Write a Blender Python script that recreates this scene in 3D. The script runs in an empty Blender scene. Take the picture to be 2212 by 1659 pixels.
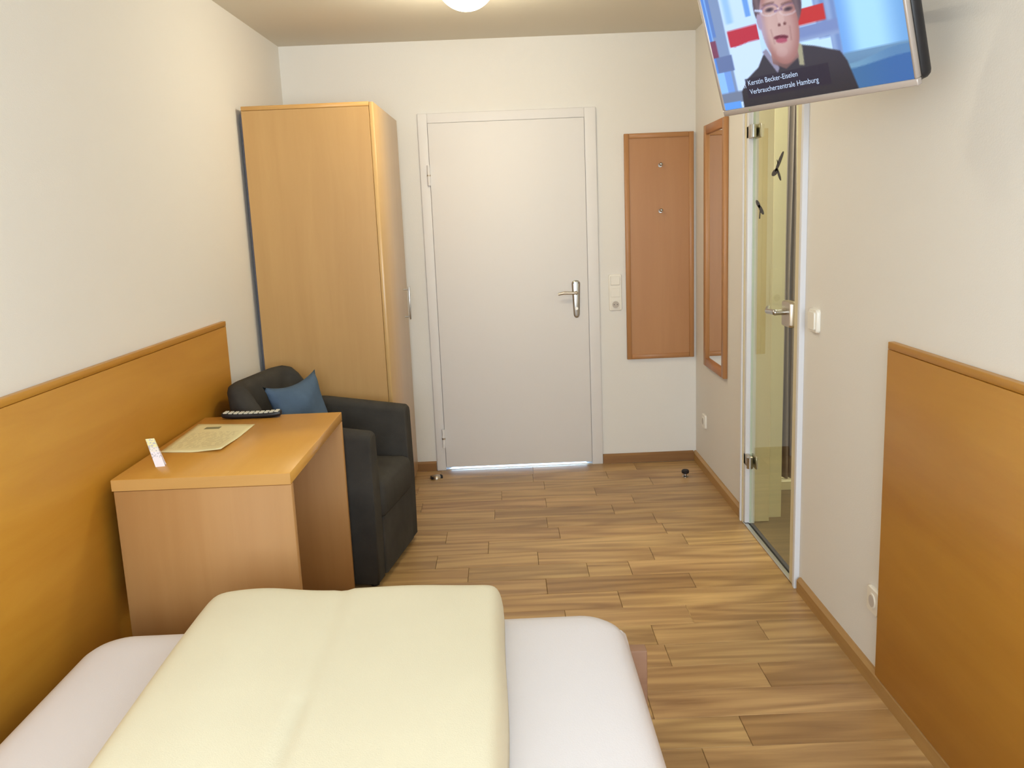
import bpy, bmesh, math, random
from mathutils import Vector, Matrix
random.seed(7)
sc = bpy.context.scene
COL = sc.collection

# ------------------------------------------------------------------ camera
PITCH, ROLL, YAW, CZ, FPX = .1876, -.0411, .0054, 1.4613, 1886.0
cp, sp, cy_, sy_ = math.cos(PITCH), math.sin(PITCH), math.cos(YAW), math.sin(YAW)
fw = Vector((sy_*cp, cy_*cp, -sp)); rt = Vector((cy_, -sy_, 0)); up = rt.cross(fw)
cr, sr = math.cos(ROLL), math.sin(ROLL)
cx = cr*rt + sr*up; cu = -sr*rt + cr*up
cam = bpy.data.cameras.new('camera'); camo = bpy.data.objects.new('camera', cam); COL.objects.link(camo)
cam.sensor_width = 36.0; cam.lens = FPX/2212*36.0; cam.clip_start = .02
M = Matrix.Identity(4)
for i in range(3):
    M[i][0] = cx[i]; M[i][1] = cu[i]; M[i][2] = -fw[i]
M[2][3] = CZ
camo.matrix_world = M
sc.camera = camo

# ------------------------------------------------------------------ light
sc.view_settings.view_transform = 'Standard'; sc.view_settings.look = 'None'
sc.view_settings.gamma = 1; sc.view_settings.use_curve_mapping = False
sc.view_settings.exposure = 0.0
world = bpy.data.worlds.new('world'); sc.world = world; world.use_nodes = True
world.node_tree.nodes['Background'].inputs[0].default_value = (.75, .87, 1, 1)
world.node_tree.nodes['Background'].inputs[1].default_value = 1.0

def area(name, loc, direction, sx, sy, power, color):
    l = bpy.data.lights.new(name, 'AREA'); l.shape = 'RECTANGLE'; l.size = sx; l.size_y = sy
    l.energy = power; l.color = color
    o = bpy.data.objects.new(name, l); COL.objects.link(o); o.location = loc
    o.rotation_euler = Vector(direction).to_track_quat('-Z', 'Y').to_euler()
    return o
YR = -1.15       # rear wall (window wall) behind the camera
area('window_daylight', (.1, YR-.06, 1.55), (0, 1, -.05), 1.7, 1.25, 112, (.80, .915, 1.0))
area('corridor_daylight', (.05, 6.1, .9), (0, -1, -.35), .9, .8, 120, (.42, .68, 1))
area('shower_room_light', (1.9, 3.9, 2.38), (0, 0, -1), .5, .5, 24, (1, .96, .84))
LAMP_POWER = 30

# ------------------------------------------------------------------ materials
def lin(c):
    return tuple(((v/255)/12.92 if v/255 <= .04045 else ((v/255+.055)/1.055)**2.4) for v in c) + (1,)
def newmat(name):
    m = bpy.data.materials.new(name); m.use_nodes = True
    nt = m.node_tree; return m, nt, nt.nodes['Principled BSDF']
def node(nt, typ, **kw):
    n = nt.nodes.new(typ)
    for k, v in kw.items():
        if k in n.inputs: n.inputs[k].default_value = v
        else: setattr(n, k, v)
    return n
def plain(name, rgb, rough=.5, metal=0, spec=.5, bump=0, bscale=200, var=0, vscale=3):
    m, nt, b = newmat(name)
    b.inputs['Base Color'].default_value = lin(rgb); b.inputs['Roughness'].default_value = rough
    b.inputs['Metallic'].default_value = metal; b.inputs['Specular IOR Level'].default_value = spec
    tc = node(nt, 'ShaderNodeTexCoord')
    if var:
        n = node(nt, 'ShaderNodeTexNoise', Scale=vscale, Detail=3.0)
        nt.links.new(tc.outputs['Object'], n.inputs['Vector'])
        mx = node(nt, 'ShaderNodeMix', data_type='RGBA')
        mx.inputs[6].default_value = lin([c*(1-var) for c in rgb]); mx.inputs[7].default_value = lin([min(255, c*(1+var)) for c in rgb])
        nt.links.new(n.outputs['Fac'], mx.inputs[0]); nt.links.new(mx.outputs[2], b.inputs['Base Color'])
    if bump:
        n = node(nt, 'ShaderNodeTexNoise', Scale=bscale, Detail=2.0)
        nt.links.new(tc.outputs['Object'], n.inputs['Vector'])
        bp = node(nt, 'ShaderNodeBump', Strength=bump, Distance=.002)
        nt.links.new(n.outputs['Fac'], bp.inputs['Height']); nt.links.new(bp.outputs[0], b.inputs['Normal'])
    return m
def wood(name, light, dark, axis, rough=.38, stretch=14, scale=2.2, amount=.55, tone=False, coat=0, rings=0):
    """axis = the axis the grain runs along (0 x, 1 y, 2 z)"""
    m, nt, b = newmat(name)
    tc = node(nt, 'ShaderNodeTexCoord'); mp = node(nt, 'ShaderNodeMapping')
    s = [scale*stretch]*3; s[axis] = scale
    mp.inputs['Scale'].default_value = s
    nt.links.new(tc.outputs['Object'], mp.inputs['Vector'])
    src = mp.outputs['Vector']
    oi = node(nt, 'ShaderNodeObjectInfo')
    if tone:
        ml = node(nt, 'ShaderNodeVectorMath', operation='SCALE')
        ml.inputs[0].default_value = (37, 91, 53)
        nt.links.new(oi.outputs['Random'], ml.inputs['Scale'])
        ad = node(nt, 'ShaderNodeVectorMath', operation='ADD')
        nt.links.new(src, ad.inputs[0]); nt.links.new(ml.outputs[0], ad.inputs[1]); src = ad.outputs[0]
    n1 = node(nt, 'ShaderNodeTexNoise', Scale=1.0, Detail=5.0, Roughness=.6, Distortion=.6)
    nt.links.new(src, n1.inputs['Vector'])
    mp2 = node(nt, 'ShaderNodeMapping'); mp2.inputs['Scale'].default_value = (.22, .22, .22)
    nt.links.new(src, mp2.inputs['Vector'])
    n2 = node(nt, 'ShaderNodeTexNoise', Scale=1.0, Detail=2.0, Distortion=.3)
    nt.links.new(mp2.outputs[0], n2.inputs['Vector'])
    mixn = node(nt, 'ShaderNodeMix', data_type='FLOAT'); mixn.inputs[0].default_value = .5
    nt.links.new(n1.outputs['Fac'], mixn.inputs[2]); nt.links.new(n2.outputs['Fac'], mixn.inputs[3])
    fac = mixn.outputs[0]
    if rings:
        mp3 = node(nt, 'ShaderNodeMapping'); s3 = [rings*9]*3; s3[axis] = rings
        mp3.inputs['Scale'].default_value = s3
        nt.links.new(tc.outputs['Object'], mp3.inputs['Vector'])
        s3src = mp3.outputs[0]
        if tone:
            ad3 = node(nt, 'ShaderNodeVectorMath', operation='ADD')
            nt.links.new(s3src, ad3.inputs[0]); nt.links.new(ml.outputs[0], ad3.inputs[1]); s3src = ad3.outputs[0]
        n3 = node(nt, 'ShaderNodeTexNoise', Scale=1.0, Detail=0.0)
        nt.links.new(s3src, n3.inputs['Vector'])
        mm = node(nt, 'ShaderNodeMath', operation='MULTIPLY'); mm.inputs[1].default_value = 22
        nt.links.new(n3.outputs['Fac'], mm.inputs[0])
        fr = node(nt, 'ShaderNodeMath', operation='SINE'); nt.links.new(mm.outputs[0], fr.inputs[0])
        mr = node(nt, 'ShaderNodeMapRange'); mr.inputs[1].default_value = -1; mr.inputs[3].default_value = .25; mr.inputs[4].default_value = .75
        nt.links.new(fr.outputs[0], mr.inputs[0])
        mx3 = node(nt, 'ShaderNodeMix', data_type='FLOAT'); mx3.inputs[0].default_value = .3
        nt.links.new(fac, mx3.inputs[2]); nt.links.new(mr.outputs[0], mx3.inputs[3]); fac = mx3.outputs[0]
    rp = node(nt, 'ShaderNodeValToRGB')
    rp.color_ramp.elements[0].position = .5-amount*.5; rp.color_ramp.elements[0].color = lin(dark)
    rp.color_ramp.elements[1].position = .5+amount*.4; rp.color_ramp.elements[1].color = lin(light)
    nt.links.new(fac, rp.inputs[0])
    out = rp.outputs[0]
    if tone:
        mu = node(nt, 'ShaderNodeMix', data_type='RGBA', blend_type='MULTIPLY'); mu.inputs[0].default_value = 1
        nt.links.new(out, mu.inputs[6]); nt.links.new(oi.outputs['Color'], mu.inputs[7]); out = mu.outputs[2]
    nt.links.new(out, b.inputs['Base Color'])
    b.inputs['Roughness'].default_value = rough
    b.inputs['Coat Weight'].default_value = coat; b.inputs['Coat Roughness'].default_value = .25
    bp = node(nt, 'ShaderNodeBump', Strength=.12, Distance=.001)
    nt.links.new(n1.outputs['Fac'], bp.inputs['Height']); nt.links.new(bp.outputs[0], b.inputs['Normal'])
    return m
def glassmat(name, tint, ior=1.5):
    m = bpy.data.materials.new(name); m.use_nodes = True; nt = m.node_tree; nt.nodes.clear()
    o = node(nt, 'ShaderNodeOutputMaterial'); t = node(nt, 'ShaderNodeBsdfTransparent'); g = node(nt, 'ShaderNodeBsdfGlossy', Roughness=.01)
    t.inputs[0].default_value = tint
    f = node(nt, 'ShaderNodeFresnel', IOR=ior); mx = node(nt, 'ShaderNodeMixShader')
    ge = node(nt, 'ShaderNodeNewGeometry'); iv = node(nt, 'ShaderNodeMath', operation='SUBTRACT'); iv.inputs[0].default_value = 1
    nt.links.new(ge.outputs['Backfacing'], iv.inputs[1]); ml = node(nt, 'ShaderNodeMath', operation='MULTIPLY')
    nt.links.new(f.outputs[0], ml.inputs[0]); nt.links.new(iv.outputs[0], ml.inputs[1])
    nt.links.new(ml.outputs[0], mx.inputs[0]); nt.links.new(t.outputs[0], mx.inputs[1]); nt.links.new(g.outputs[0], mx.inputs[2])
    nt.links.new(mx.outputs[0], o.inputs[0]); return m

MW = plain('painted_plaster', (233, 230, 225), .85, bump=.25, bscale=260, spec=.2)
MWB = plain('shower_room_plaster', (224, 218, 188), .8, spec=.2)
MC = plain('ceiling_paint', (222, 216, 202), .95, spec=.1, bump=.15, bscale=180)
MDOOR = plain('white_door_lacquer', (232, 229, 228), .55, spec=.5)
MWHITE = plain('white_plastic', (238, 233, 222), .3)
MHEAD = wood('honey_beech_panel', (216, 162, 62), (194, 134, 38), 1, rough=.38, scale=1.1, stretch=9, amount=.42)
MBX = wood('beech_furniture_grain_x', (212, 166, 100), (190, 140, 76), 0, rough=.36, scale=1.6, stretch=12, amount=.8)
MBZ = wood('beech_furniture_grain_z', (200, 160, 102), (178, 136, 80), 2, rough=.42, scale=1.4, stretch=12, amount=.8)
MBY = wood('beech_table_top', (222, 168, 84), (202, 144, 58), 1, rough=.28, scale=1.4, stretch=12, amount=.8)
MDK = wood('beech_door_edge', (170, 122, 66), (150, 104, 52), 2, rough=.5)
MRED = wood('reddish_beech', (190, 140, 92), (168, 116, 72), 2, rough=.42, scale=1.6, stretch=12, amount=.8)
MFLOOR = wood('oak_plank', (208, 172, 118), (120, 82, 46), 0, rough=.36, scale=2.6, stretch=13, amount=.5, tone=True, rings=1.3)
MBASE = wood('oak_baseboard', (186, 146, 86), (154, 112, 60), 1, rough=.4, scale=2, stretch=12)
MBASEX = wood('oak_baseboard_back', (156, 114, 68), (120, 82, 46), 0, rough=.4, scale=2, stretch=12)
MSUB = plain('floor_joint_filler', (88, 58, 32), .8)
MCHAIR = plain('charcoal_upholstery', (64, 61, 57), .9, spec=.15, bump=.6, bscale=420, var=.18, vscale=9)
MCUSH = plain('blue_grey_fabric', (78, 97, 120), .85, spec=.15, bump=.5, bscale=380, var=.12, vscale=12)
MSHEET = plain('white_sheet', (229, 226, 231), .8, spec=.15, bump=.2, bscale=300)
MDUV = plain('cream_duvet_cloth', (230, 224, 200), .75, spec=.2, bump=.3, bscale=350, var=.02, vscale=4)
MFRAME = wood('greyed_beech_bed_frame', (176, 140, 116), (150, 114, 92), 0, rough=.5)
MCHR = plain('brushed_chrome', (190, 190, 188), .28, metal=1)
MNICK = plain('satin_nickel', (196, 186, 172), .34, metal=1)
MSILV = plain('silver_bronze_bezel', (188, 178, 172), .38, metal=.35)
MBLACK = plain('black_plastic', (26, 24, 28), .45)
MRUB = plain('black_rubber', (22, 18, 24), .6)
MBACKP = plain('back_board_gap_shade', (104, 102, 112), .7)
MGAL = plain('aluminium_profile', (200, 200, 200), .35, metal=.8)
MWPRO = plain('white_profile', (225, 226, 232), .35)
MCREAM = plain('cream_profile', (222, 210, 176), .5)
MGLASS = glassmat('tinted_door_glass', (.955, .965, .90, 1))
MGLED = plain('glass_edge_green', (190, 206, 190), .2)
MCURT = plain('grey_shower_curtain', (134, 122, 122), .7, var=.06, vscale=14)
MTILE = plain('dark_floor_tile', (112, 98, 80), .4, var=.06, vscale=6)
MTRAY = plain('shower_tray_enamel', (232, 226, 200), .25)
MMIRR, _nt, _b = newmat('mirror_silvering')
_b.inputs['Base Color'].default_value = (.92, .92, .9, 1); _b.inputs['Metallic'].default_value = 1; _b.inputs['Roughness'].default_value = .02
MOPAL, _nt, _b = newmat('lit_opal_glass')
_b.inputs['Base Color'].default_value = (.95, .93, .85, 1)
_b.inputs['Emission Color'].default_value = (1, .9, .66, 1); _b.inputs['Emission Strength'].default_value = LAMP_POWER/4.0

# ------------------------------------------------------------------ mesh helpers
def link(name, me, mat, parent=None, smooth=False, loc=None):
    o = bpy.data.objects.new(name, me); COL.objects.link(o)
    if mat: me.materials.append(mat)
    if smooth:
        for p in me.polygons: p.use_smooth = True
    if loc is not None: o.location = loc
    if parent: o.parent = parent
    return o
def fin(name, bm, mat, parent=None, smooth=False, loc=None):
    bmesh.ops.recalc_face_normals(bm, faces=bm.faces)
    me = bpy.data.meshes.new(name); bm.to_mesh(me); bm.free()
    return link(name, me, mat, parent, smooth, loc)
def autosmooth(o, ang=35):
    me = o.data
    for p in me.polygons: p.use_smooth = True
    try: me.set_sharp_from_angle(angle=math.radians(ang))
    except Exception: pass
    return o
def bxb(bm, x0, x1, y0, y1, z0, z1, bev=0, seg=1, mat=None):
    r = bmesh.ops.create_cube(bm, size=1); vs = r['verts']
    for v in vs: v.co = Vector(((x0+x1)/2+v.co.x*(x1-x0), (y0+y1)/2+v.co.y*(y1-y0), (z0+z1)/2+v.co.z*(z1-z0)))
    if bev:
        es = list({e for v in vs for e in v.link_edges})
        bmesh.ops.bevel(bm, geom=es, offset=bev, segments=seg, profile=.5, affect='EDGES')
def box(name, x0, x1, y0, y1, z0, z1, mat, parent=None, bev=0, seg=1):
    bm = bmesh.new(); bxb(bm, x0, x1, y0, y1, z0, z1, bev, seg)
    o = fin(name, bm, mat, parent)
    if bev: autosmooth(o, 50)
    return o
def quadprism(name, pts, z0, z1, mat, parent=None, bev=0):
    """vertical prism over a plan polygon"""
    bm = bmesh.new()
    lo = [bm.verts.new((x, y, z0)) for x, y in pts]; hi = [bm.verts.new((x, y, z1)) for x, y in pts]
    n = len(pts); bm.faces.new(lo[::-1]); bm.faces.new(hi)
    for i in range(n): bm.faces.new((lo[i], lo[(i+1) % n], hi[(i+1) % n], hi[i]))
    if bev: bmesh.ops.bevel(bm, geom=list(bm.edges), offset=bev, segments=2, profile=.5, affect='EDGES')
    return fin(name, bm, mat, parent)
def cylb(bm, p0, p1, r0, r1=None, n=20):
    r1 = r0 if r1 is None else r1
    p0, p1 = Vector(p0), Vector(p1); d = (p1-p0)
    q = d.to_track_quat('Z', 'Y').to_matrix().to_4x4()
    bmesh.ops.create_cone(bm, cap_ends=True, segments=n, radius1=r0, radius2=r1, depth=d.length, matrix=Matrix.Translation((p0+p1)/2) @ q)
def cyl(name, p0, p1, r0, mat, parent=None, r1=None, n=20):
    bm = bmesh.new(); cylb(bm, p0, p1, r0, r1, n); return autosmooth(fin(name, bm, mat, parent))
def lathe(name, prof, mat, parent=None, n=40, loc=None):
    bm = bmesh.new(); rings = []
    for r, z in prof:
        if r < 1e-6: rings.append([bm.verts.new((0, 0, z))])
        else: rings.append([bm.verts.new((r*math.cos(a*2*math.pi/n), r*math.sin(a*2*math.pi/n), z)) for a in range(n)])
    for a, b in zip(rings, rings[1:]):
        if len(a) == 1 and len(b) == 1: continue
        for i in range(n):
            j = (i+1) % n
            if len(a) == 1: bm.faces.new((a[0], b[i], b[j]))
            elif len(b) == 1: bm.faces.new((a[i], b[0], a[j]))
            else: bm.faces.new((a[i], b[i], b[j], a[j]))
    return autosmooth(fin(name, bm, mat, parent, loc=loc), 40)
def rrect(x0, x1, y0, y1, r, n=6, inset=0):
    x0 += inset; x1 -= inset; y0 += inset; y1 -= inset; r = max(r-inset, .0005); out = []
    for cx_, cy2, a0 in ((x1-r, y1-r, 0), (x0+r, y1-r, 90), (x0+r, y0+r, 180), (x1-r, y0+r, 270)):
        for k in range(n+1):
            a = math.radians(a0+90*k/n); out.append((cx_+r*math.cos(a), cy2+r*math.sin(a)))
    return out
def slab(name, x0, x1, y0, y1, r, prof, mat, parent=None, n=6, warp=None, plane='XY'):
    """rounded-rectangle loops stacked along z: prof = [(inset, z)...]"""
    bm = bmesh.new(); loops = []
    for ins, z in prof:
        L = []
        for x, y in rrect(x0, x1, y0, y1, r, n, ins):
            p = Vector((x, y, z))
            if warp: p = warp(p)
            if plane == 'XZ': p = Vector((p.x, -p.z, p.y))     # faces -y
            if plane == 'YZ': p = Vector((-p.z, p.x, p.y))     # faces -x
            L.append(bm.verts.new(p))
        loops.append(L)
    m_ = len(loops[0])
    for a, b in zip(loops, loops[1:]):
        for i in range(m_): bm.faces.new((a[i], a[(i+1) % m_], b[(i+1) % m_], b[i]))
    bm.faces.new(loops[0][::-1]); bm.faces.new(loops[-1])
    return autosmooth(fin(name, bm, mat, parent), 40)
def thing(name, label, cat, loc=(0, 0, 0), rotz=0, group=None):
    o = bpy.data.objects.new(name, None); COL.objects.link(o); o.location = loc; o.rotation_euler = (0, 0, rotz)
    o.empty_display_size = .1; o['label'] = label; o['category'] = cat
    if group: o['group'] = group
    return o
def tag(o, label, cat, group=None):
    o['label'] = label; o['category'] = cat
    if group: o['group'] = group
    return o
def struct(o): o['kind'] = 'structure'; return o
def sempty(name, loc=(0, 0, 0), rotz=0):
    o = bpy.data.objects.new(name, None); COL.objects.link(o); o.location = loc; o.rotation_euler = (0, 0, rotz)
    o.empty_display_size = .1; return struct(o)

# ------------------------------------------------------------------ room shell
YB, H = 5.04, 2.431
def LX(y): return -1.173 - .0245*(YB-y)      # left wall face
def RX(y): return 1.110 - .0051*(YB-y)       # right wall face
G0, G1 = 3.200, 3.955                         # glass door opening in the right wall
GZ = 2.06
WT = .11

# floor: base plus single oak planks
fl = sempty('floor')
box('floor_base', -1.5, RX(YB)+.0, YR-.1, YB+1.3, -.06, -.012, MSUB, fl)
PW = .1495; OFF = .088
joints_px = [(0.124, 3.299), (0.4, 3.149), (0.637, 3.033), (0.712, 3.301), (0.305, 3.454), (-0.197, 3.469), (0.6, 3.595), (0.102, 3.61), (-0.117, 3.75), (0.483, 3.509), (-0.316, 3.945), (0.506, 4.222), (-0.091, 4.214), (0.175, 4.377), (-0.055, 4.494), (0.448, 4.522), (0.777, 3.765), (0.181, 4.686), (0.547, 4.868), (0.73, 4.95), (0.638, 3.013), (0.863, 2.872), (0.481, 2.852), (0.501, 2.704), (0.781, 2.556), (0.39, 2.409), (0.638, 2.251)]
rows = {}
for x, y in joints_px: rows.setdefault(int(math.floor((y-OFF)/PW)), []).append(x)
tones = {(int((3.30-OFF)/PW), .4): (.74, .68, .62), (int((2.556-OFF)/PW), .95): (.80, .74, .68), (int((2.251-OFF)/PW), .9): (.78, .71, .64), (int((3.301-OFF)/PW), .9): (.86, .82, .74)}
k0 = int(math.floor((YR-OFF)/PW)); k1 = int(math.floor((YB+.3-OFF)/PW))
rnd = random.Random(11)
def plank(x0, x1, y0, y1, tone):
    bm = bmesh.new(); w, d, h = (x1-x0)/2, (y1-y0)/2, .012; g = .0006; c = .0012
    lo = [bm.verts.new((sx*(w-g), sy*(d-g), -h)) for sx, sy in ((-1, -1), (1, -1), (1, 1), (-1, 1))]
    md = [bm.verts.new((sx*(w-g), sy*(d-g), -c)) for sx, sy in ((-1, -1), (1, -1), (1, 1), (-1, 1))]
    hi = [bm.verts.new((sx*(w-g-c), sy*(d-g-c), 0)) for sx, sy in ((-1, -1), (1, -1), (1, 1), (-1, 1))]
    bm.faces.new(hi)
    for a, b in ((lo, md), (md, hi)):
        for i in range(4): bm.faces.new((a[i], a[(i+1) % 4], b[(i+1) % 4], b[i]))
    o = fin('plank', bm, MFLOOR, fl, loc=((x0+x1)/2, (y0+y1)/2, rnd.uniform(-.0003, .0003)))
    o.color = tone + (1,)
for k in range(k0, k1+1):
    y0 = OFF+k*PW; y1 = min(y0+PW, YB+.3)
    if y0 < YR: y0 = YR
    xl, xr = max(LX(y0), LX(y1))-.03, RX(y1)+.004
    if y0 > YB-.05: xl, xr = -.5, .6
    js = sorted(rows.get(k, []))
    if not js: js = [rnd.uniform(-.1, .5)]
    while js[0]-xl > .75: js.insert(0, js[0]-rnd.uniform(.42, .7))
    while xr-js[-1] > .75: js.append(js[-1]+rnd.uniform(.42, .68))
    xs = [xl]+[j for j in js if xl+.06 < j < xr-.06]+[xr]
    for a, b in zip(xs, xs[1:]):
        t = rnd.choice([1, .97, 1.03, .93, .9, 1.05, 1.0, .96]); tt = (t, t*rnd.uniform(.975, 1.01), t*rnd.uniform(.93, 1.0))
        for (kk, xx), tv in tones.items():
            if kk == k and a < xx < b: tt = tv
        plank(a, b, y0, y1, tt)

ce = struct(box('ceiling', -1.55, 2.75, YR-.1, YB+.15, H, H+.1, MC))
wl = struct(quadprism('wall_left', [(LX(YR-.1), YR-.1), (LX(YB+.15), YB+.15), (LX(YB+.15)-.12, YB+.15), (LX(YR-.1)-.12, YR-.1)], -.06, H, MW))
def wallR(bm, y0, y1, z0, z1):
    vs = []
    for z in (z0, z1):
        for x, y in ((RX(y0), y0), (RX(y0)+WT, y0), (RX(y1)+WT, y1), (RX(y1), y1)): vs.append(bm.verts.new((x, y, z)))
    for f in ((3, 2, 1, 0), (4, 5, 6, 7), (0, 1, 5, 4), (1, 2, 6, 5), (2, 3, 7, 6), (3, 0, 4, 7)): bm.faces.new([vs[i] for i in f])
bm = bmesh.new(); wallR(bm, YR-.1, G0, -.06, H); wallR(bm, G1, YB, -.06, H); wallR(bm, G0, G1, GZ, H)
struct(fin('wall_right', bm, MW))
# back wall with the door opening
DX0, DX1, DZ = -.395, .498, 2.005
bm = bmesh.new()
bxb(bm, -1.4, DX0, YB, YB+.14, -.06, H); bxb(bm, DX1, RX(YB)+WT, YB, YB+.14, -.06, H); bxb(bm, DX0, DX1, YB, YB+.14, DZ, H)
struct(fin('wall_back', bm, MW))
# rear wall with the window that lights the room
bm = bmesh.new()
WX0, WX1, WZ0, WZ1 = -.78, .98, .9, 2.2
bxb(bm, -1.5, WX0, YR-.2, YR, -.06, H); bxb(bm, WX1, 1.25, YR-.2, YR, -.06, H)
bxb(bm, WX0, WX1, YR-.2, YR, -.06, WZ0); bxb(bm, WX0, WX1, YR-.2, YR, WZ1, H)
struct(fin('wall_front', bm, MW))
wn = sempty('window_1', ((WX0+WX1)/2, YR-.1, WZ0))
bm = bmesh.new(); hw = (WX1-WX0)/2; hh = WZ1-WZ0
for a in ((-hw, -hw+.06, 0, hh), (hw-.06, hw, 0, hh), (-.04, .04, .06, hh-.06), (-hw+.06, hw-.06, 0, .06), (-hw+.06, hw-.06, hh-.06, hh)):
    bxb(bm, a[0], a[1], .045, .09, a[2], a[3])
fin('window_frame', bm, MWHITE, wn)
# corridor beyond the door
bm = bmesh.new()
bxb(bm, -.9, -.8, YB+.14, 6.4, 0, 2.2); bxb(bm, .9, 1.0, YB+.14, 6.4, 0, 2.2); bxb(bm, -.8, .9, 6.3, 6.4, 0, 2.2); bxb(bm, -.8, .9, YB+.14, 6.4, 2.2, 2.25)
struct(fin('wall_corridor', bm, MW))

# baseboards
BH, BT = .056, .017
def bb_side(name, y0, y1, X, sgn, mat):
    a = [(X(y0), y0), (X(y0)+sgn*BT, y0), (X(y1)+sgn*BT, y1), (X(y1), y1)]
    bm = bmesh.new(); vs = {}
    prof = [(0, 0), (1, 0), (1, BH-.010), (.45, BH), (0, BH)]
    rows_ = []
    for y in (y0, y1): rows_.append([bm.verts.new((X(y)+sgn*BT*t, y, z)) for t, z in prof])
    n = len(prof)
    for i in range(n): bm.faces.new((rows_[0][i], rows_[0][(i+1) % n], rows_[1][(i+1) % n], rows_[1][i]))
    bm.faces.new(rows_[0]); bm.faces.new(rows_[1][::-1])
    return struct(fin(name, bm, mat))
bb_side('baseboard_right', G1+.05, YB, RX, -1, MBASE)
bb_side('baseboard_right', YR, G0-.045, RX, -1, MBASE)
bb_side('baseboard_left', YR, YB, LX, 1, MBASE)
def bb_back(x0, x1):
    bm = bmesh.new(); prof = [(0, 0), (-BT, 0), (-BT, BH-.010), (-BT*.45, BH), (0, BH)]; R_ = []
    for x in (x0, x1): R_.append([bm.verts.new((x, YB+t, z)) for t, z in prof])
    n = len(prof)
    for i in range(n): bm.faces.new((R_[0][i], R_[0][(i+1) % n], R_[1][(i+1) % n], R_[1][i]))
    bm.faces.new(R_[0]); bm.faces.new(R_[1][::-1])
    struct(fin('baseboard_back', bm, MBASEX))
bb_back(.553, RX(YB)-BT); bb_back(LX(YB)+BT, -.441)

# ------------------------------------------------------------------ white room door
d1 = sempty('door_1', (0, YB, 0))
def casing(bm, x0, x1, z0, z1, y0=-.018, y1=.0): bxb(bm, x0, x1, y0, y1, z0, z1, .004, 2)
bm = bmesh.new()
casing(bm, -.438, -.384, 0, 2.048); casing(bm, .487, .5515, 0, 2.048); casing(bm, -.384, .487, 1.995, 2.048)
bxb(bm, -.395, -.384, 0, .14, 0, 2.0); bxb(bm, .487, .498, 0, .14, 0, 2.0); bxb(bm, -.384, .487, 0, .14, 1.995, 2.005)
bxb(bm, -.386, -.355, .022, .06, 0, 1.97); bxb(bm, .455, .49, .022, .06, 0, 1.97); bxb(bm, -.386, .49, .022, .06, 1.965, 2.0)
o = fin('door_frame', bm, MDOOR, d1); autosmooth(o, 50)
leaf = box('door_leaf', -.3825, .4855, -.024, .018, .020, 1.9935, MDOOR, d1, .003, 2)
for z in (1.713, .199):
    h = cyl('hinge', (-.389, -.031, z-.055), (-.389, -.031, z+.055), .0085, MDOOR, d1, n=14)
    bm = bmesh.new(); cylb(bm, (-.389, -.031, z-.004), (-.389, -.031, z+.004), .0105, n=14); fin('hinge_collar', bm, MNICK, h)
# handle plate (rounded, narrower at the foot)
def hp_warp(p):
    t = (p.y-.883)/.215; k = 1-.30*max(0, 1-t*1.6); return Vector((.416+(p.x-.416)*k, p.y, p.z))
pl = slab('handle_plate', .392, .440, .883, 1.098, .02, [(0, .024), (0, .030), (.004, .034), (.010, .036)], MCHR, d1, warp=hp_warp, plane='XZ')
pl.location = (0, 0, 0)
bm = bmesh.new(); cylb(bm, (.414, -.034, 1.028), (.414, -.075, 1.028), .010, .009)
bmesh.ops.create_uvsphere(bm, u_segments=14, v_segments=8, radius=.010, matrix=Matrix.Translation((.414, -.073, 1.028)))
cylb(bm, (.414, -.073, 1.028), (.345, -.072, 1.031), .0085, .0085); cylb(bm, (.345, -.072, 1.031), (.311, -.069, 1.024), .0085, .007)
autosmooth(fin('lever', bm, MNICK, d1))
kc = cyl('lock_cylinder', (.416, -.034, .937), (.416, -.041, .937), .0085, MNICK, d1)
for x in (.402, .430): cyl('screw', (x, -.034, 1.083), (x, -.0375, 1.083), .003, MBLACK, d1, n=10)
# white strip added under the leaf to catch the corridor light
box('threshold', -.384, .487, .0, .10, .0005, .004, plain('light_catcher_white', (245, 248, 255), .35), d1)

# ------------------------------------------------------------------ glass door to the shower room
d2 = sempty('door_2', (RX(3.64), 3.64, 0))
def R2(o): return o
fy0, fy1 = G0-3.64, G1-3.64
bm = bmesh.new()
# near jamb (cream face, thin white leading edge), far jamb, head
bxb(bm, -.016, .11, fy0, fy0+.055, 0, GZ, .002); bxb(bm, -.016, .11, fy1-.022, fy1, 0, GZ, .002)
bxb(bm, -.016, .11, fy0+.055, fy1-.022, GZ-.045, GZ, .002)
fin('door_frame', bm, MCREAM, d2)
bm = bmesh.new(); bxb(bm, -.022, .0, fy0-.022, fy0+.001, 0, GZ+.01, .002); bxb(bm, -.022, 0, fy1-.001, fy1+.018, 0, GZ+.01, .002)
fin('frame_edge', bm, MWPRO, d2)
bm = bmesh.new(); bxb(bm, -.014, .028, fy1-.052, fy1-.024, .008, GZ-.045, .003, 2); bxb(bm, .004, .03, fy1-.058, fy1-.052, .008, GZ-.045)
autosmooth(fin('hinge_side_profile', bm, MWPRO, d2))
pane = box('glass_pane', .006, .014, fy0+.062, fy1-.058, .012, GZ-.05, MGLASS, d2)
o = box('glass_edge', .0055, .0145, fy1-.0605, fy1-.058, .012, GZ-.05, MGLED, pane)
for z in (1.785, .318):
    bm = bmesh.new()
    bxb(bm, -.014, .004, fy1-.115, fy1+.012, z-.028, z+.028, .004, 2)
    h = autosmooth(fin('hinge', bm, MNICK, d2), 50)
    cyl('hinge_barrel', (-.010, fy1-.112, z-.026), (-.010, fy1-.112, z+.026), .014, MCHR, h, n=18)
    box('hinge_clamp', .0142, .022, fy1-.125, fy1-.02, z-.03, z+.03, MNICK, h, .002)
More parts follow.
